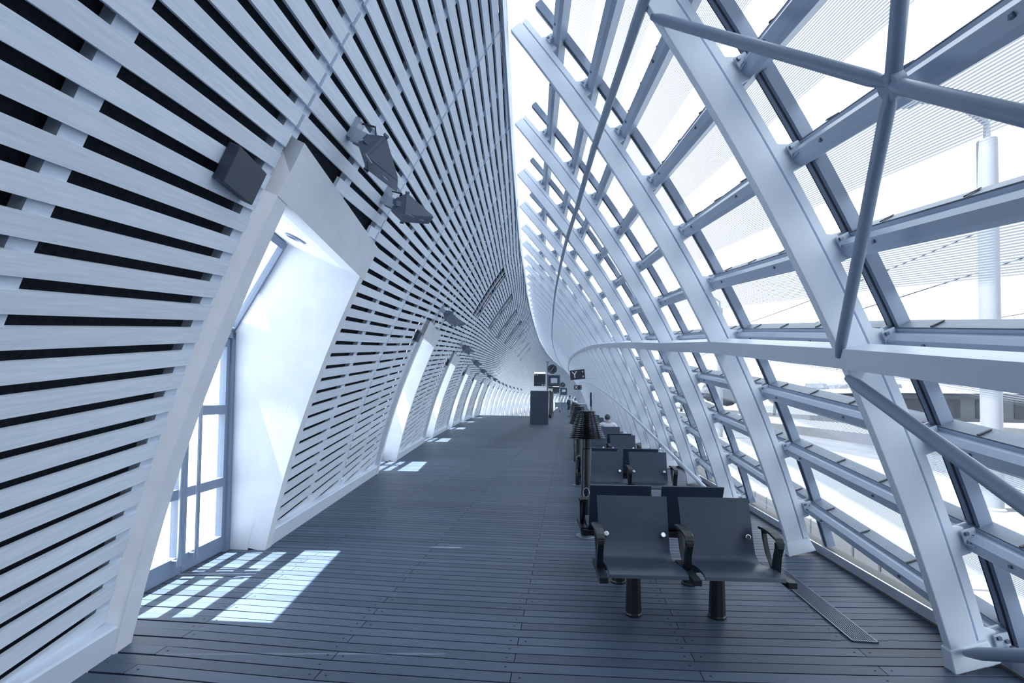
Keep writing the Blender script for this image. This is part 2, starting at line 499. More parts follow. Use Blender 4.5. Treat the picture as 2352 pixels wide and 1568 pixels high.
def slat_panel(ka, kb, op, idx):
    npan = idx
    if op:
        lab = 'short white slatted panel over the %s doorway from the camera' % nth(OPEN.index(int(ka)) + 1)
    else:
        lab = 'white slatted wall panel, %s tall one counting from the camera' % nth(npan)
    root = thing('slat_panel', lab, 'wall panel', tuple(lpt((ka + kb) / 2, max(zbase(ka), HOOD if op else 0))), 0, 'slatted panels of the timber wall')
    o0 = root.location.copy()
    def P_(k, s, off, dy=0.):
        p = lpt(k, zL(s), off, dy)
        return (p[0] - o0.x, p[1] - o0.y, p[2] - o0.z)
    mb = MB()
    def lim(u):
        k = ka + (kb - ka) * u
        lo = sL(HOOD) + .02 if op else sL(zbase(ka)) + .03
        return lo, sL(ridgeZ(k)) - .03
    a0 = 1.06 * ZGf(ka); a1 = 1.06 * ZGf(kb)
    far = YLf(ka) > 40
    vent = op and 7 <= ka < 31
    g0 = .006
    for r in range(-70, 90):
        def A(u): return r * PITCH + a0 + (a1 - a0) * u
        us = [u for u in np.linspace(0, 1, 25) if lim(u)[0] < A(u) < lim(u)[1] - .05]
        if len(us) < 3: continue
        u0, u1 = us[0], us[-1]
        zmid = zL(A((u0 + u1) / 2)) - ZGf((ka + kb) / 2)
        wid = .087; thin = False
        if vent and .95 < zmid < 2.5: wid = .012; thin = True
        n = 1 if far else 2
        kk = [ka + (kb - ka) * (u0 + (u1 - u0) * i / n) for i in range(n + 1)]
        tone = random.uniform(.93, 1.06); ua = random.random() * 30
        th = .006 if thin else .024
        jit = random.uniform(-.002, .002)
        for i in range(n):
            A0, A1 = A((kk[i] - ka) / (kb - ka)), A((kk[i + 1] - ka) / (kb - ka))
            d0 = .012 if i == 0 and u0 < .01 else 0
            d1 = -.012 if i == n - 1 and u1 > .99 else 0
            qa = [P_(kk[i], A0, jit, d0), P_(kk[i], A0 + wid, jit, d0), P_(kk[i], A0 + wid, th, d0), P_(kk[i], A0, th, d0)]
            qb = [P_(kk[i + 1], A1, jit, d1), P_(kk[i + 1], A1 + wid, jit, d1), P_(kk[i + 1], A1 + wid, th, d1), P_(kk[i + 1], A1, th, d1)]
            x0, x1 = ua + 2.1 * i / n, ua + 2.1 * (i + 1) / n
            v0 = r * .21
            mb.hexa(qa, qb, [(x0, v0), (x0, v0 + .09), (x0, v0 + .11), (x0, v0 - .02), (x1, v0), (x1, v0 + .09), (x1, v0 + .11), (x1, v0 - .02)], tone)
    mb.build('slats', M['slat'], root)
    # battens behind the slats: one at each end, one in the middle
    L_ = 2.1
    kms = [(ka + .02, .075, 'batten'), (ka + (kb - ka) * .475, .085, 'batten'), (kb - .02, .075, 'batten')]
    for km, w, nm in kms:
        mb = MB()
        u = (km - ka) / (kb - ka)
        lo, hi = lim(u)
        ss = np.linspace(lo, hi, 9)
        loops = []
        for s_ in ss:
            loops.append([P_(km, s_, .0245, -w / 2), P_(km, s_, .0245, w / 2), P_(km, s_, .075, w / 2), P_(km, s_, .075, -w / 2)])
        mb.loft(loops)
        ob = mb.build(nm, M['slatplain'], root)
    return root
M['slatplain'] = plain('whitewashed_batten', (.62, .70, .82), .6, var=.06, scale=8)
n_tall = 0
for (ka, kb, op) in pieces:
    if ka < -1: continue
    if not op: n_tall += 1
    slat_panel(ka, kb, op, n_tall)
# behind the camera: plain slats are out of sight, the backing alone closes the hall

# low board along the foot of the slats
mb = MB()
for (ka, kb, op) in pieces:
    if op or zbase(ka) < 0: continue
    kk = np.linspace(ka, kb, 3)
    loops = []
    for k in kk:
        loops.append([lpt(k, 0, -.06), lpt(k, .165, -.06), lpt(k, .175, -.05), lpt(k, .175, .03), lpt(k, 0, .03)])
    mb.loft(loops)
tag(mb.build('baseboard_left', M['slatplain']), 'low white board along the foot of the slatted wall', 'baseboard', kind='structure')

# ---------------------------------------------------------------- doorways
def doorway(j, k0):
    far = YLf(k0) > 30
    vo = YLf(k0) > VOID_Y - 1.5
    zb = -4. if vo else 0.
    K0, K0i, K1i, K1 = k0 + .004, k0 + .066, k0 + .872, k0 + .932
    root = thing('doorway_surround', '%s white doorway surround in the slatted wall, counting from the camera' % nth(j + 1), 'door surround', tuple(lpt(k0 + .47, zb)), 0, 'doorway surrounds along the slatted wall')
    o0 = np.array(root.location)
    IN = -.07
    Zs = .30
    ZT = 2.62
    # the two side members and the head
    for (a, b_, nm) in ((K0, K0i, 'jamb'), (K1i, K1, 'jamb')):
        mb = MB()
        # front strip and the deep cheek behind it
        zz = np.linspace(zb, HOOD if a == K0 else HOOD - .02, 9)
        loops = []
        for z in zz:
            loops.append([lpt(a, z, IN) - o0, lpt(b_, z, IN) - o0, lpt(b_, z, .10) - o0, lpt(a, z, .10) - o0])
        mb.loft(loops)
        out = (-1.25, -.3)
        dn = .085 if a == K0 else 0.
        def cheek(k):
            R_, L_, d = frame(k)
            pts = [lpt(k, z, .10) for z in np.linspace(zb, ZT, 7)]
            e = Dd(ZT); n = math.hypot(1, e)
            top = lpt(k, ZT, 1.25)
            pts.append(top)
            bx = np.array([top[0] - .25, top[1], zb - .3])
            pts.append(bx)
            pts[0][2] = zb
            return [p - o0 for p in pts]
        A, B = cheek(a), cheek(b_ + dn)
        # leave the foot of the cheek flat on the floor
        mb.face(A[::-1]); mb.face(B)
        for q in range(len(A)):
            q2 = (q + 1) % len(A)
            mb.face([A[q], A[q2], B[q2], B[q]])
        mb.build(nm, M['concrete'], root)
    mb = MB()
    loops = []
    for k in np.linspace(K0, K1, 4):
        loops.append([lpt(k, ZT, IN - .004) - o0, lpt(k, HOOD, IN - .004) - o0, lpt(k, HOOD, .105) - o0, lpt(k, ZT, .105) - o0])
    mb.loft(loops)
    mb.build('hood', M['concrete'], root)
    mb = MB()
    loops = []
    for k in np.linspace(K0i, K1i, 4):
        loops.append([lpt(k, ZT, .02) - o0, lpt(k, ZT, 1.25) - o0, lpt(k, ZT + .14, 1.25) - o0, lpt(k, ZT + .14, .02) - o0])
    mb.loft(loops)
    mb.build('soffit', M['soffit'], root)
    if vo:
        # the far openings are tall lit windows over the lower level
        pass
    # recessed spotlights in the soffit
    if j < 3:
        for q, (u, of) in enumerate(((.40, .42), (.66, .36))):
            t = thing('downlight', 'round recessed spotlight in the soffit of the %s doorway, %s one' % (nth(j + 1), ('nearer the door', 'farther along')[q]), 'spotlight', (0, 0, 0), 0, 'spotlights over the doorways')
            k = K0i + (K1i - K0i) * u
            c = lpt(k, ZT, of)
            R_, L_, d = frame(k)
            e = Dd(ZT); n = math.hypot(1, e)
            tz = Vector((-float(d[0]) * e / n, -float(d[1]) * e / n, 1 / n))       # along the slope, up
            t.location = arr(c)
            t.rotation_euler = tz.to_track_quat('Z', 'Y').to_euler()
            mb = MB(); mb.lathe([(.085, 0), (.085, -.012), (.072, -.016), (.064, -.006), (.062, .0)], n=24); mb.build('rim', M['handle'], t, smooth=True)
            mb = MB(); mb.lathe([(.06, -.002), (.055, -.004), (.02, -.005), (0, -.005)], n=20); mb.build('lens', M['lens'] if q == 0 else M['flood'], t, smooth=True)
    # ---- the door
    L0 = lpt(K0i, 0); L1 = lpt(K1i, 0)
    A = Vector((L0[0] - .43, L0[1] + .13, 0)); B = Vector((L1[0] - .32, L1[1] - .02, 0))
    droot = thing('door_%d' % (j + 1), 'glazed double door with grey frame in the %s doorway from the camera' % nth(j + 1), 'door', tuple((A + B) / 2), 0, 'glazed doors in the slatted wall', 'structure')
    c0 = (A + B) / 2
    dv = (B - A).normalized(); nv = Vector((dv.y, -dv.x, 0))      # nv points into the hall
    Ld = (B - A).length
    def bar(mb, s0, s1, z0, z1, t0=-.03, t1=.03):
        a, b_ = A + dv * s0 - c0, A + dv * s1 - c0
        mb.hexa([a + nv * t0 + Vector((0, 0, z0)), b_ + nv * t0 + Vector((0, 0, z0)), b_ + nv * t1 + Vector((0, 0, z0)), a + nv * t1 + Vector((0, 0, z0))],
                [a + nv * t0 + Vector((0, 0, z1)), b_ + nv * t0 + Vector((0, 0, z1)), b_ + nv * t1 + Vector((0, 0, z1)), a + nv * t1 + Vector((0, 0, z1))])
    mid = Ld * .58
    mb = MB()
    bar(mb, -.02, .055, zb, 2.05, -.05, .05); bar(mb, Ld - .055, Ld + .02, zb, 2.05, -.05, .05); bar(mb, 0, Ld, 1.985, 2.05, -.05, .05)
    mb.build('outer_frame', M['doorframe'], droot)
    for (s0, s1) in ((.06, mid - .004), (mid + .004, Ld - .06)):
        mb = MB()
        bar(mb, s0, s0 + .05, .01, 1.98); bar(mb, s1 - .05, s1, .01, 1.98)
        for z0, z1 in ((.01, .15), (.61, .69), (1.275, 1.36), (1.90, 1.98)): bar(mb, s0 + .05, s1 - .05, z0, z1)
        leaf = mb.build('door_leaf', M['doorframe'], droot)
        mb = MB()
        for z0, z1 in ((.15, .61), (.69, 1.275), (1.36, 1.90)):
            a, b_ = A + dv * (s0 + .05) - c0, A + dv * (s1 - .05) - c0
            mb.face([a + Vector((0, 0, z0)), b_ + Vector((0, 0, z0)), b_ + Vector((0, 0, z1)), a + Vector((0, 0, z1))])
        mb.build('pane', M['glass'], leaf)
        sh = s1 - .10 if s0 < .1 else s0 + .10
        mb = MB()
        p = A + dv * sh - c0 + nv * .085
        mb.tube([p + Vector((0, 0, .10)), p + Vector((0, 0, 1.42))], .017, 12)
        for z in (.14, 1.38): mb.tube([p + Vector((0, 0, z)) - nv * .07, p + Vector((0, 0, z))], .010, 8)
        mb.build('handle', M['handle'], leaf, smooth=True)
    if vo:
        mb = MB(); bar(mb, -.02, Ld + .02, zb, -.01)
        mb.build('lower_glazing', M['glass'], droot)
    # sloped light over the door, up to the soffit
    mb = MB(); mg = MB()
    def Wp(k, t):
        base = A if k == 0 else B
        kk = K0i if k == 0 else K1i
        top = Vector(lpt(kk, ZT, .70))
        p0 = Vector((base.x, base.y, 2.05)); p1 = Vector((top.x, base.y, top.z))
        return p0 + (p1 - p0) * t - c0
    up = (Wp(0, 1) - Wp(0, 0)).normalized(); nn = up.cross(dv).normalized() * -.03
    def sbar(p, q, r_, s_):
        mb.hexa([p - nn, q - nn, r_ - nn, s_ - nn], [p + nn, q + nn, r_ + nn, s_ + nn])
    for k, sg in ((0, 1), (1, -1)):
        e = dv * (.07 if k == 0 else .028) * sg
        sbar(Wp(k, 0), Wp(k, 0) + e, Wp(k, 1) + e, Wp(k, 1))
    sbar(Wp(0, .93), Wp(1, .93), Wp(1, 1), Wp(0, 1)); sbar(Wp(0, 0), Wp(1, 0), Wp(1, .06), Wp(0, .06))
    w = mb.build('top_light_frame', M['doorframe'], droot)
    mg.face([Wp(0, .04), Wp(1, .04), Wp(1, .95), Wp(0, .95)])
    mg.build('pane', M['glass'], w)
    # slate box fixed to the slats beside the doorway
    t = thing('slate_box', 'dark slate box sticking out beside the %s doorway' % nth(j + 1), 'wall box', (0, 0, 0), 0, 'dark boxes beside the doorways')
    kc, zc = k0 - .143, 2.58
    c = np.array(lpt(kc, zc, -.002))
    t.location = arr(c)
    def BX(dk, ds, off): return arr(lpt(kc + dk, zL(sL(zc) + ds), off) - c)
    mb = MB()
    q = [(-.068, -.095), (.068, -.095), (.068, .095), (-.068, .095)]
    mb.hexa([BX(a_, b_, -.002) for a_, b_ in q], [BX(a_, b_, -.062) for a_, b_ in q])
    mb.build('housing', M['box'], t, bevel=.004)
    mb = MB()
    mb.hexa([BX(a_ * .6, b_ * .6, .001) for a_, b_ in q], [BX(a_ * .6, b_ * .6, -.004) for a_, b_ in q])
    mb.build('wall_plate', M['frame'], t)
for j, k0 in enumerate(OPEN):
    if k0 + 1 <= KMAX: doorway(j, k0)

# ---------------------------------------------------------------- floodlights on the slats
def floodlight(k, z, yawd, tiltd, label, hood):
    p = lpt(k, z, -.004)
    t = thing('floodlight', label, 'floodlight', arr(p), 0, 'floodlights on the slatted wall')
    R_, L_, d = frame(k)
    e = Dd(z); n = math.hypot(1, e)
    inn = Vector((-float(d[0]) / n, -float(d[1]) / n, -e / n))         # into the hall
    q = inn.to_track_quat('X', 'Z')
    mb = MB()
    mb.box(q @ Vector((.02, 0, .0)), (.04, .085, .15), q.to_matrix())
    mb.box(q @ Vector((.08, .028, -.04)), (.10, .012, .09), q.to_matrix())
    mb.box(q @ Vector((.08, -.028, -.04)), (.10, .012, .09), q.to_matrix())
    mb.tube([q @ Vector((.12, -.05, -.06)), q @ Vector((.12, .05, -.06))], .014, 8)
    mb.build('bracket', M['bracket'], t)
    mb = MB()
    mb.tube([q @ Vector((.04, .0, .06)), q @ Vector((.13, .0, .08)), q @ Vector((.17, .0, .02)), q @ Vector((.15, .0, -.05))], .007, 6)
    mb.build('cable', M['frame'], t, smooth=True)
    # housing: a pyramid with a square rim, then a sloping shield below
    aim = Matrix.Rotation(math.radians(yawd), 3, 'Z') @ Matrix.Rotation(math.radians(tiltd), 3, 'Y')
    c = q @ Vector((.12, 0, -.05))
    def T(x, y, z): return c + aim @ Vector((x, y, z))
    h = .095
    mb = MB()
    mb.loft([[T(-.02, -.04, -.04), T(-.02, .04, -.04), T(-.02, .04, .04), T(-.02, -.04, .04)], [T(.085, -h, -h), T(.085, h, -h), T(.085, h, h), T(.085, -h, h)]])
    mb.box(T(.03, -.058, .0), (.05, .035, .05), aim)
    hs = mb.build('housing', M['flood'], t)
    mb = MB()
    g = h + .008
    mb.loft([[T(.085, -g, -g), T(.085, g, -g), T(.085, g, g), T(.085, -g, g)], [T(.105, -g, -g), T(.105, g, -g), T(.105, g, g), T(.105, -g, g)]])
    for yy in (-g, g):
        for zz in (-g, g): mb.box(T(.095, yy, zz), (.036, .016, .016), aim)
    mb.build('rim', M['flood'], hs)
    mb = MB(); mb.loft([[T(.1055, -h * .9, -h * .9), T(.1055, h * .9, -h * .9), T(.1055, h * .9, h * .9), T(.1055, -h * .9, h * .9)], [T(.1065, -h * .9, -h * .9), T(.1065, h * .9, -h * .9), T(.1065, h * .9, h * .9), T(.1065, -h * .9, h * .9)]])
    mb.build('lens', M['handle'], hs)
    mb = MB()
    a = [T(.105, -h, -h), T(.105, h, -h), T(.345, h * .95, -h * .72), T(.345, -h * .95, -h * .72)]
    nrm = aim @ Vector((0, 0, .004))
    mb.hexa([p_ - nrm for p_ in a], [p_ + nrm for p_ in a])
    for sy in (-1, 1):
        b_ = [T(.105, sy * h, h), T(.33, sy * h * .95, -h * .52), T(.345, sy * h * .95, -h * .72), T(.105, sy * h, -h)]
        nr = aim @ Vector((0, .004, 0))
        mb.hexa([p_ - nr for p_ in b_], [p_ + nr for p_ in b_])
    mb.build('shield', M['flood'], t)
    mb = MB(); mb.tube([T(.09, -h - .01, -h), T(.16, -h - .012, -h - .02)], .009, 6); mb.build('latch', M['bolt'], t)
    mb = MB()
    mb.lathe([(0, -.001), (.018, -.001), (.018, .001), (0, .001)], n=16)
    mb.v = [tuple(T(.255 + v[0] * 1.3, v[1] * .8 - .01, -h * .80 - .008 + v[2])) for v in mb.v]
    mb.build('badge', M['bracket'], t)
    return t
for j, k0 in enumerate(OPEN):
    if k0 > 40: break
    for q, dk in enumerate((.27, .79) if j == 0 else (.40, .85)):
        if k0 >= 22 and q == 1: continue
        lab = 'grey floodlight above the %s doorway, %s' % (nth(j + 1), ('upper nearer one' if q == 0 else 'lower farther one') if k0 < 22 else 'single')
        floodlight(k0 + dk, 3.30, (22, 30)[q], (40, 2)[q], lab, True)

# ---------------------------------------------------------------- dark end added behind the camera to cut light, and the far end
for nm, k, lab in (('wall_back', KS, 'dark end wall added behind the camera to shut out light'), ('wall_far', KMAX, 'pale end wall of the hall in the far distance')):
    mb = MB()
    zt = ridgeZ(k)
    zz = np.linspace(0, zt, 8)
    a = [rpt(k, z, .45) for z in zz]; b_ = [lpt(k, z, .1) for z in zz]
    for i in range(7): mb.face([a[i], b_[i], b_[i + 1], a[i + 1]])
    tag(mb.build(nm, M['backing' if nm == 'wall_back' else 'paint']), lab, 'wall', kind='structure')

# ---------------------------------------------------------------- steel ribs of the glazed side
def webw(z, zt):
    u = max(0., min(1., z / zt))
    return .150 + .022 * math.sin(PI * min(1, u * 1.05)) - .02 * u
def row_arc(k, i): return sR(ZGf(k)) + .57 * i
def rib(k):
    zt = ridgeZ(k) - .03
    n = k
    lab = '%s white curved steel rib of the glazed side from the camera' % nth(n)
    root = thing('steel_rib', lab, 'rib', tuple(rpt(k, 0)), 0, 'curved ribs of the glazed side')
    o0 = np.array(root.location)
    near = k <= 10
    zz = np.linspace(0, zt, 30 if near else 14)
    T = .028
    mb = MB(); loops = []
    for z in zz:
        w = webw(z, zt)
        loops.append([rpt(k, z, 0, -T) - o0, rpt(k, z, w, -T) - o0, rpt(k, z, w, T) - o0, rpt(k, z, 0, T) - o0])
    mb.loft(loops)
    mb.build('box_section', M['paint'], root, bevel=.006 if near else 0)
    # outer plate with lugs at every purlin, set back behind a slot
    arcs = set(np.linspace(.02, sR(zt), 24 if near else 10))
    lugs = []
    for i in range(-12, 12):
        a = row_arc(k, i)
        if .06 < a < sR(zt) - .15:
            lugs.append(a)
            if near: arcs.update((a - .13, a - .10, a - .099, a + .045, a + .075))
    mb = MB(); loops = []; l2 = []
    for a in sorted(arcs):
        z = zR(a); w = webw(z, zt)
        ex = .068
        for l in lugs:
            if l - .10 < a < l + .05: ex = .122
        loops.append([rpt(k, z, w + .02, -.012) - o0, rpt(k, z, w + ex, -.012) - o0, rpt(k, z, w + ex, .012) - o0, rpt(k, z, w + .02, .012) - o0])
        l2.append([rpt(k, z, w - .004, .014) - o0, rpt(k, z, w + .03, .014) - o0, rpt(k, z, w + .03, .022) - o0, rpt(k, z, w - .004, .022) - o0])
    mb.loft(loops); mb.loft(l2)
    mb.build('outer_plate', M['paint'], root)
    # foot
    if near:
        mb = MB()
        g = [rpt(k, 0, -.022, -.045) - o0, rpt(k, 0, .235, -.045) - o0, rpt(k, 0, .235, .045) - o0, rpt(k, 0, -.022, .045) - o0]
        h = [rpt(k, .12, -.008, -.034) - o0, rpt(k, .12, .205, -.034) - o0, rpt(k, .12, .205, .034) - o0, rpt(k, .12, -.008, .034) - o0]
        mb.hexa(g, h)
        mb.build('foot', M['paint'], root, bevel=.006)
        for l in lugs:
            if l > sR(zt) - .3: continue
            z = zR(l); w = webw(z, zt)
            mb = MB(); mb.use(M['purlin'])
            c = arr(rpt(k, z, w + .125) - o0)
            R_, L_, d = frame(k)
            e = Ed(z); nn = math.hypot(1, e)
            out = Vector((-float(d[0]) / nn, -float(d[1]) / nn, e / nn))
            upv = Vector((float(d[0]) * e / nn, float(d[1]) * e / nn, 1 / nn))
            tv = out.cross(upv)
            rot = Matrix((out, tv, upv)).transposed()
            mb.box(c + tv * .03 + upv * .0, (.075, .008, .075), rot)
            mb.box(c + tv * .055 - upv * .036, (.075, .06, .006), rot)
            mb.box(c - tv * .02 + upv * .045, (.09, .014, .012), rot)
            mb.use(M['bolt'])
            for s_, t_ in ((-.018, .02), (.018, -.005)):
                mb.box(c + out * s_ + tv * .038 + upv * t_, (.018, .016, .018), rot)
                mb.box(c + out * s_ + tv * .06 - upv * .028, (.016, .016, .014), rot)
            mb.build('bracket', None, root)
for k in range(1, KMAX + 1): rib(k)

# ---------------------------------------------------------------- purlins, girder, tubes along the ribs
KA, KB = -1.0, KMAX
def rows_range(i, step=1.):
    ks = [k for k in np.arange(KA, KB + .01, step) if .02 < row_arc(k, i) < sR(ridgeZ(k)) - .12]
    return ks
cnt = 0
for i in range(-11, 10):
    ks = rows_range(i)
    if len(ks) < 2: continue
    cnt += 1
    base = 'row of white purlins that carries the glass'
    if i < 0: lab = 'white purlin with grey ledge, %s row below the main beam' % nth(-i)
    elif i == 0: lab = 'white purlin with grey ledge, the row just above the main beam'
    else: lab = 'white purlin, %s row up from the one at the main beam' % nth(i)
    root = thing('purlin', lab, 'purlin', tuple(rpt(ks[0], zR(row_arc(ks[0], i)), .33)), 0, 'purlins along the glazed side')
    o0 = np.array(root.location)
    mb = MB(); loops = []; ml = MB(); l2 = []
    for k in ks:
        z = zR(row_arc(k, i))
        def q(off, up):
            e = Ed(z); n = math.hypot(1, e); R_, L_, d = frame(k)
            p = rpt(k, z, off)
            return p + np.array([d[0] * e / n, d[1] * e / n, 1 / n]) * up - o0
        loops.append([q(.262, -.07), q(.285, -.10), q(.375, -.10), q(.375, .03), q(.332, .03), q(.332, .010), q(.30, .010), q(.262, -.01)])
        l2.append([q(.334, .031), q(.425, .031), q(.425, .043), q(.334, .037)])
    mb.loft(loops)
    mb.build('rail', M['purlin'], root)
    ml.loft(l2)
    ld = ml.build('ledge', M['ledge'], root)
    for k0 in ks[:-1]:
        if k0 < 0 or k0 > 6: continue
        for u in (.14, .37, .62, .86):
            k = k0 + u
            z = zR(row_arc(k, i)); e = Ed(z); n = math.hypot(1, e); R_, L_, d = frame(k)
            upv = np.array([d[0] * e / n, d[1] * e / n, 1 / n])
            a = rpt(k, z, .335) + upv * .040 - o0; b_ = rpt(k, z, .405) + upv * .043 - o0
            t = np.array([0, .008, 0])
            mt = MB(); mt.hexa([a - t, a + t, b_ + t, b_ - t], [p + upv * .006 for p in (a - t, a + t, b_ + t, b_ - t)])
            mt.build('tab', M['gasket'], ld)
            if u in (.37, .86):
                mu = MB(); mu.box(rpt(k, z, .262) - upv * .035 - o0, (.02, .016, .016)); mu.build('bolt', M['bolt'], root)

def along(name, lab, cat, i, sec, mat, step=.5, smooth=False, k0=KA, k1=KB):
    ks = [k for k in np.arange(k0, k1 + .01, step) if .0 < row_arc(k, i) < sR(ridgeZ(k))]
    root_p = rpt(ks[0], zR(row_arc(ks[0], i)))
    mb = MB(); loops = []
    for k in ks:
        z = zR(row_arc(k, i)); e = Ed(z); n = math.hypot(1, e); R_, L_, d = frame(k)
        upv = np.array([d[0] * e / n, d[1] * e / n, 1 / n])
        loops.append([rpt(k, z, o_) + upv * u_ - root_p for o_, u_ in sec])
    mb.loft(loops)
    o = mb.build(name, mat, smooth=smooth)
    o.location = arr(root_p)
    tag(o, lab, cat)
    return o
circ = lambda r, c: [(c + r * math.cos(2 * PI * t / 8), r * math.sin(2 * PI * t / 8)) for t in range(8)]
along('long_girder', 'long white box beam running through the ribs at eye height', 'beam', 0, [(-.004, -.075), (.095, -.115), (.155, .015), (.0, .05)], M['paint'])
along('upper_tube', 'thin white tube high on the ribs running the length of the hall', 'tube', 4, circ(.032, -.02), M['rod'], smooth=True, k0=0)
along('lower_tube', 'white tube rising from the floor along the feet of the ribs', 'tube', -4, circ(.032, -.02), M['paint'], smooth=True, k0=2.6)
# crossed bracing in the nearest bay
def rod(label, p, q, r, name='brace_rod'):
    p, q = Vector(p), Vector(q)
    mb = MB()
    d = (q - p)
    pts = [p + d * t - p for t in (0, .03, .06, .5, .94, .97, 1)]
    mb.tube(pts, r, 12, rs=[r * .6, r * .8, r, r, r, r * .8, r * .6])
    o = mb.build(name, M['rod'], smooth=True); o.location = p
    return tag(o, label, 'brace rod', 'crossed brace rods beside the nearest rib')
U1, G1 = [arr(rpt(1, zR(row_arc(1, i)), .0)) for i in (3.86, 0)]
ctr = Vector((1.213, 1.95, 2.659))
G0, U0_, F0 = Vector((1.315, 1.45, 2.215)), Vector((1.122, 1.75, 2.89)), Vector((1.61, 1.60, .95))
for a, lab in ((U1, 'upper white brace rod running from the nearest rib top to the crossing'), (G1, 'white brace rod rising from the main beam at the nearest rib to the crossing'),
               (U0_, 'white brace rod leaving the crossing towards the top edge'), (G0, 'white brace rod leaving the crossing towards the right edge')):
    rod(lab, a, ctr, .028)
mb = MB(); mb.lathe([(.001, -.02), (.05, -.02), (.055, 0), (.05, .02), (.001, .02)], n=16)
o = mb.build('crossing_boss', M['rod'], smooth=True); o.location = ctr; o.rotation_euler = (0, math.radians(62), 0)
tag(o, 'small white disc where the upper brace rods cross', 'boss')
rod('white brace rod slanting down from the main beam at the nearest rib', G1 + Vector((.03, -.03, -.12)), F0, .031)
rod('white brace rod leaving the foot of the nearest rib at the lower right corner', arr(rpt(1, .10, .06, -.05)), arr(rpt(0, 1.05, .0)), .031)

# ridge: white cover strip, and a tall screen added above it to keep the sun off the glass
mb = MB(); loops = []
for k in np.arange(KS, KMAX + .1, 1):
    z = ridgeZ(k); c = rpt(k, z)
    loops.append([c + np.array(v) for v in ((-.07, 0, -.05), (-.035, 0, -.09), (.0, 0, .02), (.03, 0, .32), (-.04, 0, .34), (-.09, 0, .06))])
mb.loft(loops)
tag(mb.build('trim_1', M['paint']), 'white strip along the ridge between slats and glass', 'trim', kind='structure')
mb = MB()
for (t0, tt) in ((.18, 1.43), (1.495, None)):  # two bands of the added screen; the slit lets a thin sun streak through
    loops = []
    for k in np.arange(-5, KMAX + .1, 1):
        z = ridgeZ(k); c = rpt(k, z)
        t1 = tt or max(3., (XRf(k) + .50 - c[0] - .335 * z) / .255)
        loops.append([c + np.array([-.08 * t0, 0, t0]), c + np.array([-.08 * t1, 0, t1]), c + np.array([-.08 * t1 - .02, 0, t1]), c + np.array([-.08 * t0 - .02, 0, t0])])
    mb.loft(loops)
tag(mb.build('sun_screen', M['roof']), 'tall white sun screen added above the ridge', 'roof', kind='structure')

# ---------------------------------------------------------------- glazing, one window per bay
for w, k0 in enumerate(range(-1, KMAX)):
    mb = MB(); mb.use(M['frit'])
    lo = -14
    zt0, zt1 = ridgeZ(k0), ridgeZ(k0 + 1)
    for i in range(-14, 12):
        pts = []
        for kk, ii in ((k0, i), (k0 + 1, i), (k0 + 1, i + 1), (k0, i + 1)):
            a = min(max(row_arc(kk, ii), -.02), sR(ridgeZ(kk)) + .1)
            pts.append(rpt(kk, zR(a), .425))
        if (Vector(pts[0]) - Vector(pts[3])).length < .02 and (Vector(pts[1]) - Vector(pts[2])).length < .02: continue
        mb.face(pts, [(0, .02), (1.95, .02), (1.95, 1), (0, 1)])
    ob = mb.build('window_%d' % (w + 1))
    where = '%s bay of printed glass panes past the nearest rib' % nth(k0) if k0 >= 1 else ('bay of printed glass panes before the nearest rib' if k0 == 0 else '%s bay of printed glass panes behind the camera' % nth(-k0))
    tag(ob, where, 'window', 'glazed bays of the hall', 'structure')
    if k0 < -1: continue
    mb = MB(); loops = []; mg1 = MB(); l1 = []; mg2 = MB(); l2 = []; ml = MB(); l3 = []
    zz = np.linspace(0, ridgeZ(k0), 20 if k0 < 9 else 8)
    for z in zz:
        loops.append([rpt(k0, z, .345, -.045), rpt(k0, z, .345, .035), rpt(k0, z, .418, .035), rpt(k0, z, .418, -.045)])
        l1.append([rpt(k0, z, .342, -.016), rpt(k0, z, .342, -.002), rpt(k0, z, .35, -.002), rpt(k0, z, .35, -.016)])
        l2.append([rpt(k0, z, .355, .035), rpt(k0, z, .355, .06), rpt(k0, z, .42, .06), rpt(k0, z, .42, .035)])
        l3.append([rpt(k0, z, .37, .06), rpt(k0, z, .37, .075), rpt(k0, z, .42, .075), rpt(k0, z, .42, .06)])
    for m_, l_ in ((mb, loops), (mg1, l1), (mg2, l2), (ml, l3)): m_.loft(l_)
    mu = mb.build('mullion', M['mullion'], ob)
    mg1.build('gasket', M['gasket'], mu); mg2.build('gasket', M['gasket'], mu); ml.build('glazing_bead', M['sill'], mu)

# sill along the foot of the glass
mb = MB(); loops = []; l2 = []
for k in np.arange(-2, 20, .5):
    loops.append([rpt(k, 0, .30) + np.array([0, 0, z]) + np.array([x, 0, 0]) for x, z in ((0, -.06), (.018, -.06), (.018, .015), (0, .015))])
    l2.append([rpt(k, 0, .36) + np.array([x, 0, z]) for x, z in ((0, -.08), (.10, -.08), (.10, -.02), (0, -.02))])
mb.use(M['sill']); mb.loft(loops); mb.use(M['gasket']); mb.loft(l2)
tag(mb.build('trim_2'), 'pale metal strip between the floor boards and the foot of the glass', 'trim', kind='structure')

# ---------------------------------------------------------------- floor grille
g = thing('floor_grille', 'long slotted metal grille set in the floor beside the ribs', 'grille', (1.81, 3.88, .002))
mb = MB(); mb.box((0, 0, .001), (.15, 1.34, .002)); mb.build('pit', M['pit'], g)
mb = MB()
for i in range(11): mb.box((-.066 + .0132 * i, 0, .004), (.0055, 1.34, .006))
mb.build('bars', M['grille'], g)
mb = MB()
for s in (-1, 1):
    mb.box((s * .073, 0, .004), (.006, 1.35, .007)); mb.box((0, s * .672, .004), (.15, .006, .007))
mb.build('rim', M['grille'], g)

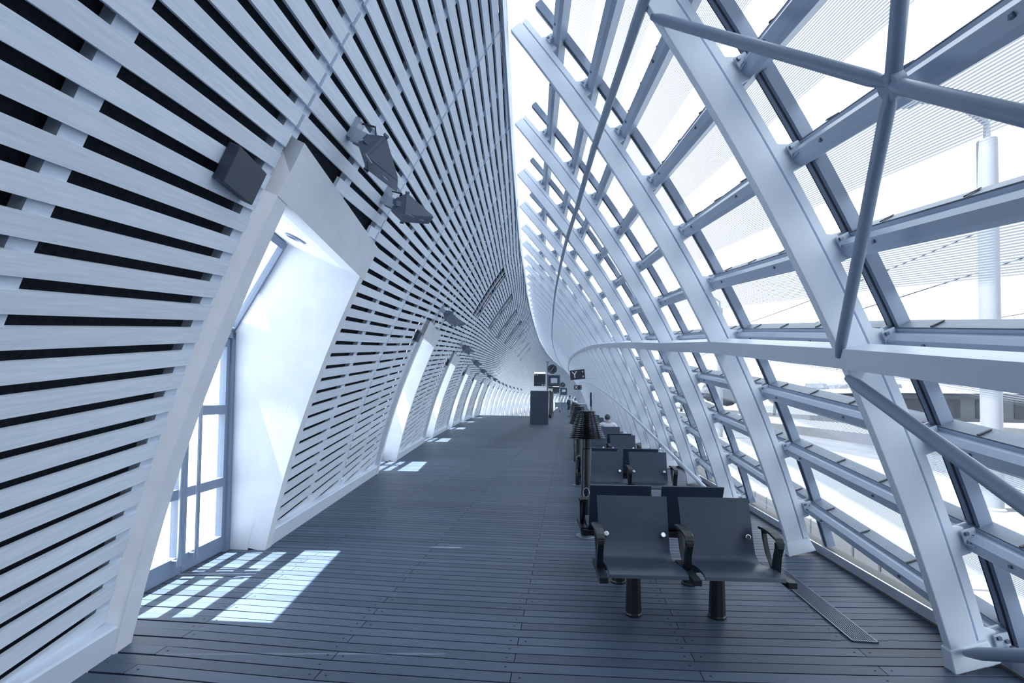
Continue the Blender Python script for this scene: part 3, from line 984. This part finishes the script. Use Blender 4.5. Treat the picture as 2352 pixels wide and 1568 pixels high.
# ---------------------------------------------------------------- benches
def bench():
    root = thing('waiting_bench', 'x', 'bench')
    prof = [(-.735, .400), (-.728, .418), (-.70, .428), (-.62, .430), (-.52, .418), (-.43, .405), (-.375, .412), (-.335, .445), (-.305, .51), (-.275, .60), (-.243, .70), (-.215, .785)]
    th = .014
    for s in (-1, 1):
        cx = .28 * s
        mb = MB(); loops = []
        n = len(prof)
        for i, (y, z) in enumerate(prof):
            a = prof[max(i - 1, 0)]; b_ = prof[min(i + 1, n - 1)]
            ty, tz = b_[0] - a[0], b_[1] - a[1]; l = math.hypot(ty, tz)
            ny, nz = tz / l * th, -ty / l * th
            w = .232 if i < 8 else .232 + .002 * (i - 7)
            loops.append([(cx - w, y, z), (cx + w, y, z), (cx + w, y + ny, z + nz), (cx - w, y + ny, z + nz)])
        mb.loft(loops)
        sh = mb.build('seat_shell', M['shell'], root, smooth=True)
        for q in (-1, 1):
            mb = MB()
            # bolt heads on the backrest
            c = Vector((cx + q * .19, -.318, .545)); nrm = Vector((0, -.93, .36)).normalized()
            ax = nrm.to_track_quat('Z', 'Y').to_matrix()
            for r_, z in ((.013, .0), (.013, .006), (.009, .009)): pass
            mb.loft([[c + ax @ Vector((r_ * math.cos(2 * PI * t / 14), r_ * math.sin(2 * PI * t / 14), z)) for t in range(14)] for r_, z in ((.0175, -.004), (.0175, .012), (.013, .016))])
            mb.build('bolt', M['chrome'], sh, smooth=True)
    # carrying beam and front lip
    mb = MB(); mb.box((0, -.40, .365), (1.12, .075, .05)); mb.build('beam', M['frame'], root, bevel=.006)
    for x in (-.545, 0, .545):
        mb = MB()
        def loop(y, z, wy, wz, w):
            return [(x - w, y - wy, z - wz), (x + w, y - wy, z - wz), (x + w, y + wy, z + wz), (x - w, y + wy, z + wz)]
        # bracket under the seat, slanting front strut, curved pad, rear strut
        mb.box((x, -.56, .385), (.05, .36, .035))
        mb.loft([loop(-.545, .40, .022, -.004, .02), loop(-.56, .49, .022, -.004, .018), loop(-.585, .555, .024, -.006, .018), loop(-.585, .58, .024, .006, .018)])
        mb.loft([loop(-.53, .40, .013, .0, .016), loop(-.45, .46, .013, .01, .014), loop(-.40, .55, .013, .012, .014), loop(-.385, .605, .013, .012, .014)])
        mb.build('armrest_frame', M['frame'], root, bevel=.004)
        mb = MB()
        pts = [(-.61, .555, .019), (-.608, .58, .023), (-.585, .600, .027), (-.52, .618, .031), (-.44, .624, .034), (-.37, .62, .034)]
        mb.loft([[(x - w, y, z), (x + w, y, z), (x + w * .9, y + .004, z + .014), (x - w * .9, y + .004, z + .014)] for y, z, w in pts])
        mb.build('armrest_pad', M['frame'], root, bevel=.004)
    for s in (-1, 1):
        mb = MB()
        oc = lambda w, z: [(.28 * s + w * math.cos(PI / 8 + t * PI / 4), -.29 + w * math.sin(PI / 8 + t * PI / 4), z) for t in range(8)]
        mb.loft([oc(.060, 0), oc(.060, .012), oc(.054, .02), oc(.047, .255), oc(.044, .262)])
        mb.loft([oc(.036, .25), oc(.036, .37)])
        mb.box((.28 * s, -.345, .385), (.07, .20, .03))
        mb.build('leg', M['frame'], root)
    return root
b0 = bench()
rows = [(.715, 3.71, .072), (.745, 6.66, .05), (.765, 9.70, .035), (.785, 12.60, .03), (.80, 15.6, .03), (.83, 18.6, .03), (.86, 21.6, .03)]
RN = ['nearest', 'second', 'third', 'fourth', 'fifth', 'sixth', 'seventh']
for i, (x, y, rz) in enumerate(rows):
    for s in (0, 1):
        b = b0 if (i == 0 and s == 0) else copy_tree(b0)
        b.location = (x, y, 0); b.rotation_euler = (0, 0, rz + PI * s)
        b['label'] = ('dark two-seat bench facing the camera in the %s row' if s == 0 else 'dark two-seat bench facing away in the %s row, back to back with another') % RN[i]
        b['group'] = 'two-seat benches along the glass'

# ---------------------------------------------------------------- lamp posts with ring heads
def lamp_post():
    root = thing('lamp_post', 'x', 'lamp')
    mb = MB(); mb.lathe([(.0, 0), (.105, 0), (.105, .008), (.10, .014), (.05, .022), (0, .022)], n=28); mb.build('base_plate', M['grille'], root, smooth=True)
    mb = MB(); mb.lathe([(.052, .01), (.052, .925), (.048, .932), (.043, .936), (.043, 1.06), (.0, 1.06)], n=24); mb.build('column', M['post'], root, smooth=True)
    mb = MB()
    pts = [Vector((.032 * math.cos(t * 2 * PI / 20), -.053, .475 + .048 * math.sin(t * 2 * PI / 20))) for t in range(21)]
    mb.tube(pts, .003, 6); mb.build('socket_ring', M['sill'], root, smooth=True)
    n = 14
    mb = MB()
    for i in range(n):
        u = i / (n - 1)
        z = 1.05 + .265 * u; r = .20 - .105 * u
        mb.lathe([(r * .45, z - .004), (r * .98, z - .006), (r, z - .003), (r, z + .001), (r * .45, z + .004)], n=32)
    mb.build('rings', M['ring'], root, smooth=True)
    mb = MB()
    for t in range(4):
        a = t * PI / 2 + .5
        mb.tube([(.165 * math.cos(a), .165 * math.sin(a), 1.04), (.078 * math.cos(a), .078 * math.sin(a), 1.325)], .008, 8)
    mb.lathe([(.0, 1.04), (.035, 1.04), (.035, 1.31), (0, 1.31)], n=12)
    mb.build('spokes', M['post'], root)
    mb = MB(); mb.lathe([(0, 1.325), (.092, 1.322), (.095, 1.328), (.09, 1.334), (0, 1.338)], n=28); mb.build('cap', M['ring'], root, smooth=True)
    return root
lp = lamp_post()
for i, (x, y) in enumerate([(.205, 5.24), (.195, 8.30), (.21, 11.32), (.235, 14.5), (.26, 17.6), (.28, 20.7), (.30, 23.8)]):
    o = lp if i == 0 else copy_tree(lp)
    o.location = (x, y, 0)
    o['label'] = 'dark lamp post with a head of stacked rings, %s from the camera' % nth(i + 1)
    o['group'] = 'ring-headed lamp posts beside the benches'


# ---------------------------------------------------------------- signs, clocks, cabinets far down the hall
def text(body, size, parent, loc, rot=(PI / 2, 0, 0), name='lettering', mat='ink', align='CENTER'):
    cu = bpy.data.curves.new(name, 'FONT')
    cu.body = body; cu.size = size; cu.extrude = .002; cu.align_x = align; cu.align_y = 'CENTER'
    cu.materials.append(M[mat])
    tmp = bpy.data.objects.new(name + '_curve', cu); COL.objects.link(tmp)
    me = bpy.data.meshes.new_from_object(tmp.evaluated_get(bpy.context.evaluated_depsgraph_get()))
    bpy.data.objects.remove(tmp)
    o = bpy.data.objects.new(name, me); COL.objects.link(o)
    o.parent = parent; o.location = loc; o.rotation_euler = rot
    return o
def arrow(parent, c, s, ang, name='arrow'):
    mb = MB()
    R_ = Matrix.Rotation(ang, 3, 'Y')
    def Q(x, z, y): return Vector(c) + R_ @ Vector((x * s, 0, z * s)) + Vector((0, y, 0))
    for pts in ([(-.5, -.08), (.3, -.08), (.3, .08), (-.5, .08)], [(.0, -.42), (.16, -.5), (.5, .0), (.3, .0)], [(.0, .42), (.3, .0), (.5, .0), (.16, .5)]):
        mb.hexa([Q(x, z, 0) for x, z in pts], [Q(x, z, .004) for x, z in pts])
    return mb.build(name, M['ink'], parent)
def platform_sign(letter, num, loc, w, h, rz, ry, arm):
    t = thing('platform_sign', 'dark hanging platform sign with a white letter %s' % letter, 'sign', loc, rz, 'lettered platform signs')
    t.rotation_euler = (0, ry, rz)
    mb = MB(); mb.box((0, 0, 0), (w, .08, h)); mb.build('panel', M['board'], t, bevel=.006)
    text(letter, h * .95, t, (-w * .20, -.043, -.01))
    text(num, h * .30, t, (w * .36, -.043, h * .24), name='number')
    arrow(t, (w * .36, -.046, -h * .22), h * .22, math.radians(45))
    mb = MB(); mb.tube([(w * .2, 0, -h * .47), (w * .5 + arm, 0, -h * .42)], .022, 8); mb.build('arm', M['paint'], t)
    return t
platform_sign('Y', '4', (.475, 24, 2.69), .72, .48, .0, math.radians(-6), .62)
platform_sign('X', '2', (.93, 45, 2.60), .70, .42, .0, math.radians(-1), .5)

t = thing('information_panel', 'tall plain slate panel standing on the floor, nearest of the cabinets', 'panel', (-1.645, 28.45, 0), .0)
mb = MB(); mb.box((0, .06, .98), (1.075, .12, 1.94)); mb.build('panel', M['kiosk'], t, bevel=.004)
mb = MB(); mb.box((.008, .055, .985), (1.09, .05, 1.955)); mb.build('rim', M['sill'], t)
mb = MB(); mb.box((0, .06, .01), (1.06, .10, .02)); mb.build('plinth', M['frame'], t)

for i, yy in enumerate((37.6, 41.2, 45.0)):
    x = -1.36 - .03 * i
    t = thing('display_case', '%s glazed display case behind the slate panel' % ('nearest', 'middle', 'farthest')[i], 'display case', (x, yy, 0), 0, 'display cases behind the slate panel')
    mb = MB(); mb.box((0, 1.0, .12), (.24, 2.1, .24)); mb.build('plinth', M['frame'], t)
    mb = MB()
    for q in (0, 2.0): mb.box((0, q, 1.15), (.10, .10, 1.9))
    mb.box((0, 1.0, 2.1), (.12, 2.1, .08)); mb.build('frame', M['frame'], t)
    mb = MB(); mb.box((0, 1.0, 1.16), (.05, 1.9, 1.8)); mb.build('poster', M['facade'], t)

def clock_sign(px, py, sc, which, clockx):
    t = thing('sign_post', '%s tall sign post with dark boards' % which, 'sign post', (px, py, 0), 0, 'sign posts with boards and clocks')
    mb = MB(); mb.tube([(0, 0, 0), (0, 0, 3.85 * sc)], .045, 10); mb.box((0, 0, 3.86 * sc), (.22, .1, .05)); mb.build('pole', M['doorframe'], t)
    mb = MB(); mb.tube([(0, 0, .0), (0, 0, .28)], .07, 10); mb.build('foot', M['frame'], t)
    mb = MB(); mb.box((-.49, -.03, 2.70 * sc), (.74, .10, .80 * sc)); b = mb.build('direction_board', M['board'], t)
    mb = MB(); mb.box((-.49, -.085, 3.02 * sc), (.70, .006, .012)); mb.box((-.49, -.085, 2.48 * sc), (.70, .006, .008)); mb.build('rules', M['bracket'], b)
    mb = MB(); mb.box((-.80, -.085, 2.96 * sc + .06), (.07, .006, .07)); mb.build('symbol', M['ink'], b)
    arrow(b, (-.64, -.085, 2.96 * sc + .06), .09, math.radians(135))
    mb = MB()
    for x in (-.33, -.29, -.18): mb.box((x, -.085, 2.37 * sc), (.025 if x < -.2 else .05, .006, .08))
    mb.build('symbol', M['ink'], b)
    mb = MB(); mb.box((-.49, -.02, 3.15 * sc), (.70, .12, .08)); mb.build('lit_strip', M['tube'], t)
    c = thing('monitor', 'boxy grey monitor hanging on the %s sign post' % which, 'monitor', (px + .42, py - .05, 2.65 * sc), 0, 'monitors on the sign posts')
    mb = MB(); w, h = .37, .36 * sc
    mb.loft([[(-w, .25, -h), (w, .25, -h), (w, .25, h), (-w, .25, h)], [(-w, -.02, -h), (w, -.02, -h), (w, -.02, h), (-w, -.02, h)],
             [(-w * .78, -.04, -h * .72), (w * .78, -.04, -h * .72), (w * .78, -.04, h * .72), (-w * .78, -.04, h * .72)],
             [(-w * .55, .05, -h * .42), (w * .55, .05, -h * .42), (w * .55, .05, h * .5), (-w * .55, .05, h * .5)]])
    mb.build('housing', M['kiosk'], c)
    mb = MB(); mb.box((0, .045, h * .05), (w * 1.1, .01, h * .9)); mb.build('screen', M['screen'], c)
    mb = MB(); mb.box((0, 0, -.44 * sc), (.72, .06, .12)); mb.build('lower_board', M['board'], c)
    k = thing('clock', 'round black clock with white hands on the %s sign post' % which, 'clock', (px + clockx, py - .02, 3.39 * sc), 0, 'clocks on the sign posts')
    rot = Matrix.Rotation(PI / 2, 3, 'X')
    mb = MB(); mb.lathe([(0, -.05), (.28, -.05), (.30, -.03), (.30, .04), (.285, .055), (.27, .05), (0, .048)], n=40)
    mb.v = [tuple(rot @ Vector(v)) for v in mb.v]; mb.build('case', M['board'], k, smooth=True)
    mb = MB()
    for q in range(12):
        a = q * PI / 6; r_ = .235
        mb.box((r_ * math.sin(a), -.052, r_ * math.cos(a)), (.016, .004, .05), Matrix.Rotation(a, 3, 'Y'))
    mb.build('hour_marks', M['bracket'], k)
    for a, l, w in ((math.radians(40), .17, .014), (math.radians(218), .21, .012)):
        mb = MB(); mb.box((l / 2 * math.sin(a), -.056, l / 2 * math.cos(a)), (w, .004, l), Matrix.Rotation(a, 3, 'Y')); mb.build('hand', M['ink'], k)
clock_sign(-1.29, 31., 1.0, 'nearer', .30)
clock_sign(-.86, 56., .93, 'farther', .28)

t = thing('balustrade', 'low dark balustrade across the hall in the far distance', 'balustrade', (-.85, 74, 0))
mb = MB(); mb.box((0, 0, .62), (2.1, .06, .68)); mb.build('panel', M['doorframe'], t)
mb = MB(); mb.box((0, 0, .99), (2.2, .1, .06)); mb.build('rail', M['frame'], t)
for x in (-.95, 0, .95):
    mb = MB(); mb.box((x, 0, .15), (.07, .07, .3)); mb.build('leg', M['frame'], t)
t = thing('totem', 'slim dark totem on a pole close to the far ribs', 'totem', (1.25, 26.5, 0))
mb = MB(); mb.tube([(0.03, 0, 0), (.03, 0, 1.5)], .04, 8); mb.build('pole', M['doorframe'], t)
mb = MB(); mb.box((0, 0, 1.48), (.08, .22, .75)); mb.build('head', M['frame'], t)

# ---------------------------------------------------------------- people
def body(name, joints, edges, radii, mat, parent=None, sub=2):
    me = bpy.data.meshes.new(name)
    me.from_pydata(joints, edges, [])
    o = bpy.data.objects.new(name, me); COL.objects.link(o)
    if parent: o.parent = parent
    o.modifiers.new('skin', 'SKIN')
    if not me.skin_vertices: me.skin_vertices.new()
    for v, r in zip(me.skin_vertices[0].data, radii):
        v.radius = (r, r) if not isinstance(r, tuple) else r
    me.skin_vertices[0].data[0].use_root = True
    s = o.modifiers.new('smooth', 'SUBSURF'); s.levels = 1; s.render_levels = sub
    me.materials.append(M[mat])
    return o
def blob(name, c, r, mat, parent, seg=14):
    mb = MB()
    mb.lathe([(math.sin(PI * i / 10) * 1., -math.cos(PI * i / 10)) for i in range(11)], n=seg)
    mb.v = [(c[0] + v[0] * r[0], c[1] + v[1] * r[1], c[2] + v[2] * r[2]) for v in mb.v]
    return mb.build(name, M[mat], parent, smooth=True)
def head(parent, c, s=1., hair='hair'):
    blob('hair', (c[0], c[1] - .012 * s, c[2] + .03 * s), (.083 * s, .10 * s, .098 * s), hair, parent)
def hand(pts, edges, radii, w, dirn, s=1.):
    """five short fingers rooted in the palm at joint index w"""
    p = Vector(pts[w]); d = Vector(dirn).normalized(); side = d.cross(Vector((0, 1, 0))).normalized() if abs(d.y) < .9 else Vector((1, 0, 0))
    palm = p + d * .07 * s
    pts.append(tuple(palm)); edges.append((w, len(pts) - 1)); radii.append((.038 * s, .016 * s)); pi = len(pts) - 1
    for q, l in enumerate((.055, .07, .075, .07)):
        b_ = palm + side * (-.03 + .02 * q) * s + d * .03 * s
        pts.append(tuple(b_)); edges.append((pi, len(pts) - 1)); radii.append(.010 * s)
        pts.append(tuple(b_ + d * l * s + Vector((0, .012, 0)))); edges.append((len(pts) - 2, len(pts) - 1)); radii.append(.008 * s)
    th = p + d * .03 * s - side * .04 * s
    pts.append(tuple(th)); edges.append((w, len(pts) - 1)); radii.append(.011 * s)
    pts.append(tuple(th + d * .05 * s - side * .015 * s)); edges.append((len(pts) - 2, len(pts) - 1)); radii.append(.009 * s)
def stander(x, y, s, rz, label, pack):
    t = thing('person', label, 'person', (x, y, 0), rz, 'people standing in the distance')
    J = [(0, 0, .92), (0, .0, 1.10), (0, .0, 1.30), (0, 0, 1.43), (0, .01, 1.50), (0, .03, 1.58), (0, .035, 1.66),
         (-.10, 0, .88), (-.11, .02, .50), (-.11, -.01, .10), (-.11, .13, .035),
         (.10, 0, .88), (.11, .06, .50), (.11, .0, .10), (.11, .14, .035),
         (-.19, 0, 1.40), (-.24, -.02, 1.13), (-.20, .14, .95),
         (.19, 0, 1.40), (.25, .05, 1.15), (.16, .24, 1.12)]
    E = [(0, 1), (1, 2), (2, 3), (3, 4), (4, 5), (5, 6), (0, 7), (7, 8), (8, 9), (9, 10), (0, 11), (11, 12), (12, 13), (13, 14),
         (3, 15), (15, 16), (16, 17), (3, 18), (18, 19), (19, 20)]
    r = [(.15, .11), (.13, .10), (.16, .11), (.09, .08), .055, .075, .07, .09, .06, .04, .03, .09, .06, .04, .03, .06, .042, .03, .06, .042, .03]
    hand(J, E, r, 17, (.05, .15, -1)); hand(J, E, r, 20, (-.2, 1, .1))
    b_ = body('body', [tuple(c * s for c in p) for p in J], E, [tuple(c * s for c in q) if isinstance(q, tuple) else q * s for q in r], 'skin', t)
    body('shirt', [tuple(c * s for c in p) for p in [(0, 0, .96), (0, 0, 1.12), (0, 0, 1.30), (0, 0, 1.42), (-.19, 0, 1.40), (-.235, -.02, 1.2), (.19, 0, 1.40), (.24, .04, 1.22)]],
         [(0, 1), (1, 2), (2, 3), (3, 4), (4, 5), (3, 6), (6, 7)], [tuple(c * s for c in q) for q in [(.175, .13), (.155, .12), (.18, .13), (.11, .095), (.075, .075), (.065, .065), (.075, .075), (.065, .065)]], 'shirt', t)
    body('shorts', [tuple(c * s for c in p) for p in [(0, 0, .97), (0, 0, .90), (-.10, 0, .84), (-.115, .015, .55), (.10, 0, .84), (.115, .045, .55)]],
         [(0, 1), (1, 2), (2, 3), (1, 4), (4, 5)], [tuple(c * s for c in q) for q in [(.17, .125), (.17, .125), (.105, .105), (.095, .095), (.105, .105), (.095, .095)]], 'shorts', t)
    head(t, (0, .03 * s, 1.63 * s), s)
    for q in (-.11, .11): blob('shoe', (q * s, .06 * s, .04 * s), (.05 * s, .14 * s, .045 * s), 'shoe', t)
    if pack: blob('backpack', (-.02 * s, -.19 * s, 1.16 * s), (.15 * s, .10 * s, .24 * s), 'shorts', t)
    return t
stander(.20, 41.2, 1.04, -.3, 'person in a white shirt and dark shorts standing in the aisle with a backpack', True)
stander(.66, 42.6, .92, .5, 'second person in a pale shirt standing beyond the one with the backpack', False)
# seated man in the fourth row, back to the camera
t = thing('person', 'grey-haired person in a white shirt seated with the back to the camera', 'person', (1.04, 12.72, 0), .03)
t.scale = (.92, .92, .875)
J = [(0, .22, .50), (0, .12, .66), (0, .04, .84), (0, .04, .97), (0, .06, 1.02), (0, .09, 1.09), (0, .10, 1.17),
     (-.10, .24, .50), (-.12, .62, .50), (-.12, .64, .10), (-.12, .76, .04), (.10, .24, .50), (.12, .62, .50), (.12, .64, .10), (.12, .76, .04),
     (-.20, .05, .93), (-.26, .12, .70), (-.20, .36, .62), (.20, .05, .93), (.26, .12, .70), (.20, .36, .62)]
E = [(0, 1), (1, 2), (2, 3), (3, 4), (4, 5), (5, 6), (0, 7), (7, 8), (8, 9), (9, 10), (0, 11), (11, 12), (12, 13), (13, 14), (3, 15), (15, 16), (16, 17), (3, 18), (18, 19), (19, 20)]
r = [(.15, .12), (.15, .11), (.17, .11), (.09, .08), .055, .072, .07, .085, .06, .04, .03, .085, .06, .04, .03, .06, .045, .03, .06, .045, .03]
hand(J, E, r, 17, (.1, 1, -.2)); hand(J, E, r, 20, (-.1, 1, -.2))
body('body', J, E, r, 'skin', t)
body('shirt', [(0, .22, .52), (0, .12, .68), (0, .04, .84), (0, .04, .95), (-.20, .05, .92), (-.25, .10, .76), (.20, .05, .92), (.25, .10, .76)], [(0, 1), (1, 2), (2, 3), (3, 4), (4, 5), (3, 6), (6, 7)],
     [(.17, .14), (.165, .125), (.185, .125), (.115, .095), (.078, .078), (.068, .068), (.078, .078), (.068, .068)], 'shirt', t)
body('trousers', [(0, .20, .52), (-.10, .26, .51), (-.12, .62, .51), (-.12, .64, .16), (.10, .26, .51), (.12, .62, .51), (.12, .64, .16)], [(0, 1), (1, 2), (2, 3), (0, 4), (4, 5), (5, 6)],
     [(.165, .125), (.10, .10), (.075, .075), (.055, .055), (.10, .10), (.075, .075), (.055, .055)], 'shorts', t)
head(t, (0, .10, 1.12), .98)
for q in (-.12, .12): blob('shoe', (q, .72, .04), (.05, .14, .045), 'shoe', t)

# ---------------------------------------------------------------- outside, seen through the glass and the doors
mb = MB()
def strip(x0, x1, z, y0=-60, y1=260, mat='ground'):
    mb.use(M[mat]); mb.face([(x0, y0, z), (x1, y0, z), (x1, y1, z), (x0, y1, z)])
strip(2.62, 9.5, -.28); strip(9.5, 17, -.9, mat='ballast'); strip(17, 24, -.28); strip(24, 34, -.9, mat='ballast'); strip(34, 300, -.35)
mb.use(M['ground'])
for x, s in ((9.5, 1), (17, 1), (24, 1), (34, 1)): mb.face([(x, -60, -.9), (x, 260, -.9), (x, 260, -.28), (x, -60, -.28)])
mb.use(M['court'])
yy = list(np.linspace(-60, 200, 60))
for a, b_ in zip(yy[:-1], yy[1:]):
    mb.face([(-80, a, -.1), (left_edge(a) - .6, a, -.1), (left_edge(b_) - .6, b_, -.1), (-80, b_, -.1)])
tag(mb.build('ground'), 'pale sunlit platforms and track beds outside the hall', 'ground', kind='structure')
mb = MB(); mb.use(M['gutter'])
loops = []
for y in np.linspace(-6, 60, 24):
    x = right_edge(y) + .17
    loops.append([(x, y, -.28), (x + .30, y, -.30), (x + .34, y, -.20), (x + .30, y, -.12), (x + .02, y, -.10)])
mb.loft(loops)
tag(mb.build('gutter'), 'blue-grey gutter along the foot of the glass outside', 'gutter')
b0 = None
y = 2.2; i = 0
while y < 15.5:
    if b0 is None:
        mb = MB(); mb.box((0, 0, .14), (.38, .42, .28)); b0 = mb.build('kerb_block', M['block'], bevel=.02)
        tag(b0, 'pale square block standing in the row outside the glass', 'block', 'pale blocks in a row outside the glass'); o = b0
    else:
        o = b0.copy(); COL.objects.link(o)
    o.location = (float(np.interp(y, _XR[:, 0], _XR[:, 1])) + 1.12, y, -.28); o.rotation_euler = (0, 0, random.uniform(-.02, .02))
    y += .455; i += 1
def mast(x, y, h, label):
    t = thing('lamp_mast', label, 'mast', (x, y, -.28), 0, 'masts on the platform outside')
    mb = MB(); mb.lathe([(.17, 0), (.17, .02), (.14, .05), (.135, h), (0, h)], n=18); mb.build('pole', M['mast'], t, smooth=True)
    mb = MB(); mb.tube([(0, 0, h - .1), (.0, 0, h + .3), (-.5, 0, h + .7), (-1.2, 0, h + .75)], .05, 8); mb.build('arm', M['mast'], t, smooth=True)
    mb = MB(); mb.box((-1.4, 0, h + .72), (.6, .22, .09)); mb.build('lamp_head', M['mast'], t)
mast(7.0, 8.9, 6.2, 'pale lamp mast on the platform nearest the camera outside')
mast(7.2, 24., 6.2, 'second pale lamp mast farther along the platform outside')
mast(7.4, 40., 6.2, 'third pale lamp mast far along the platform outside')
t = thing('station_building', 'low pale building with dark openings far across the tracks', 'building', (52, 62, -.35))
mb = MB(); mb.box((0, 0, 1.5), (34, 10, 3.0)); mb.build('wall', M['facade'], t)
mb = MB(); mb.box((-1, 0, 3.25), (38, 12, .5)); mb.build('roof', M['roof'], t)
for q in range(9):
    mb = MB(); mb.box((-15 + q * 3.7, -5.02, 1.4), (2.2, .1, 2.0)); mb.build('window', M['ballast'], t)
mb = MB(); mb.box((9, -2, 4.6), (3.2, 3, 2.4)); mb.build('roof_house', M['ballast'], t)
for i, (x, y, r_) in enumerate(((34, 70, 2.6), (38, 73, 3.1), (29, 72, 2.2), (24, 80, 3.2), (19, 84, 2.8), (46, 80, 3.4))):
    t = thing('tree', 'grey hazy tree on the skyline, %s from the left of its clump' % nth(1 + sorted((34, 38, 29, 24, 19, 46)).index(x)), 'tree', (x, y, -.35), 0, 'trees on the skyline outside')
    mb = MB(); mb.tube([(0, 0, 0), (.1, 0, 2.2)], .22, 8); mb.build('trunk', M['ballast'], t)
    mb = MB()
    for q in range(9):
        c = Vector((random.uniform(-r_, r_) * .6, random.uniform(-r_, r_) * .6, 3.0 + random.uniform(-.6, 1.2)))
        rr = r_ * random.uniform(.35, .55)
        mb.loft([[c + Vector((max(math.sin(PI * a / 6), .01) * rr * math.cos(2 * PI * b_ / 9) * random.uniform(.85, 1.15), max(math.sin(PI * a / 6), .01) * rr * math.sin(2 * PI * b_ / 9), -rr * .8 * math.cos(PI * a / 6))) for b_ in range(9)] for a in range(7)])
    mb.build('crown', M['tree'], t)

for i, (x, z) in enumerate(((12.2, 5.4), (12.2, 6.6), (20.5, 5.6))):
    mb = MB()
    mb.tube([(0, yy_, z + .5 * ((yy_ % 40) / 20 - 1) ** 2) for yy_ in range(-20, 121, 4)], .022, 6)
    o = mb.build('overhead_wire', M['ballast'], smooth=True); o.location = (x, 0, 0)
    tag(o, '%s thin overhead wire above the tracks outside the glass' % ('lower nearer', 'upper nearer', 'farther')[i], 'wire', 'wires above the tracks')
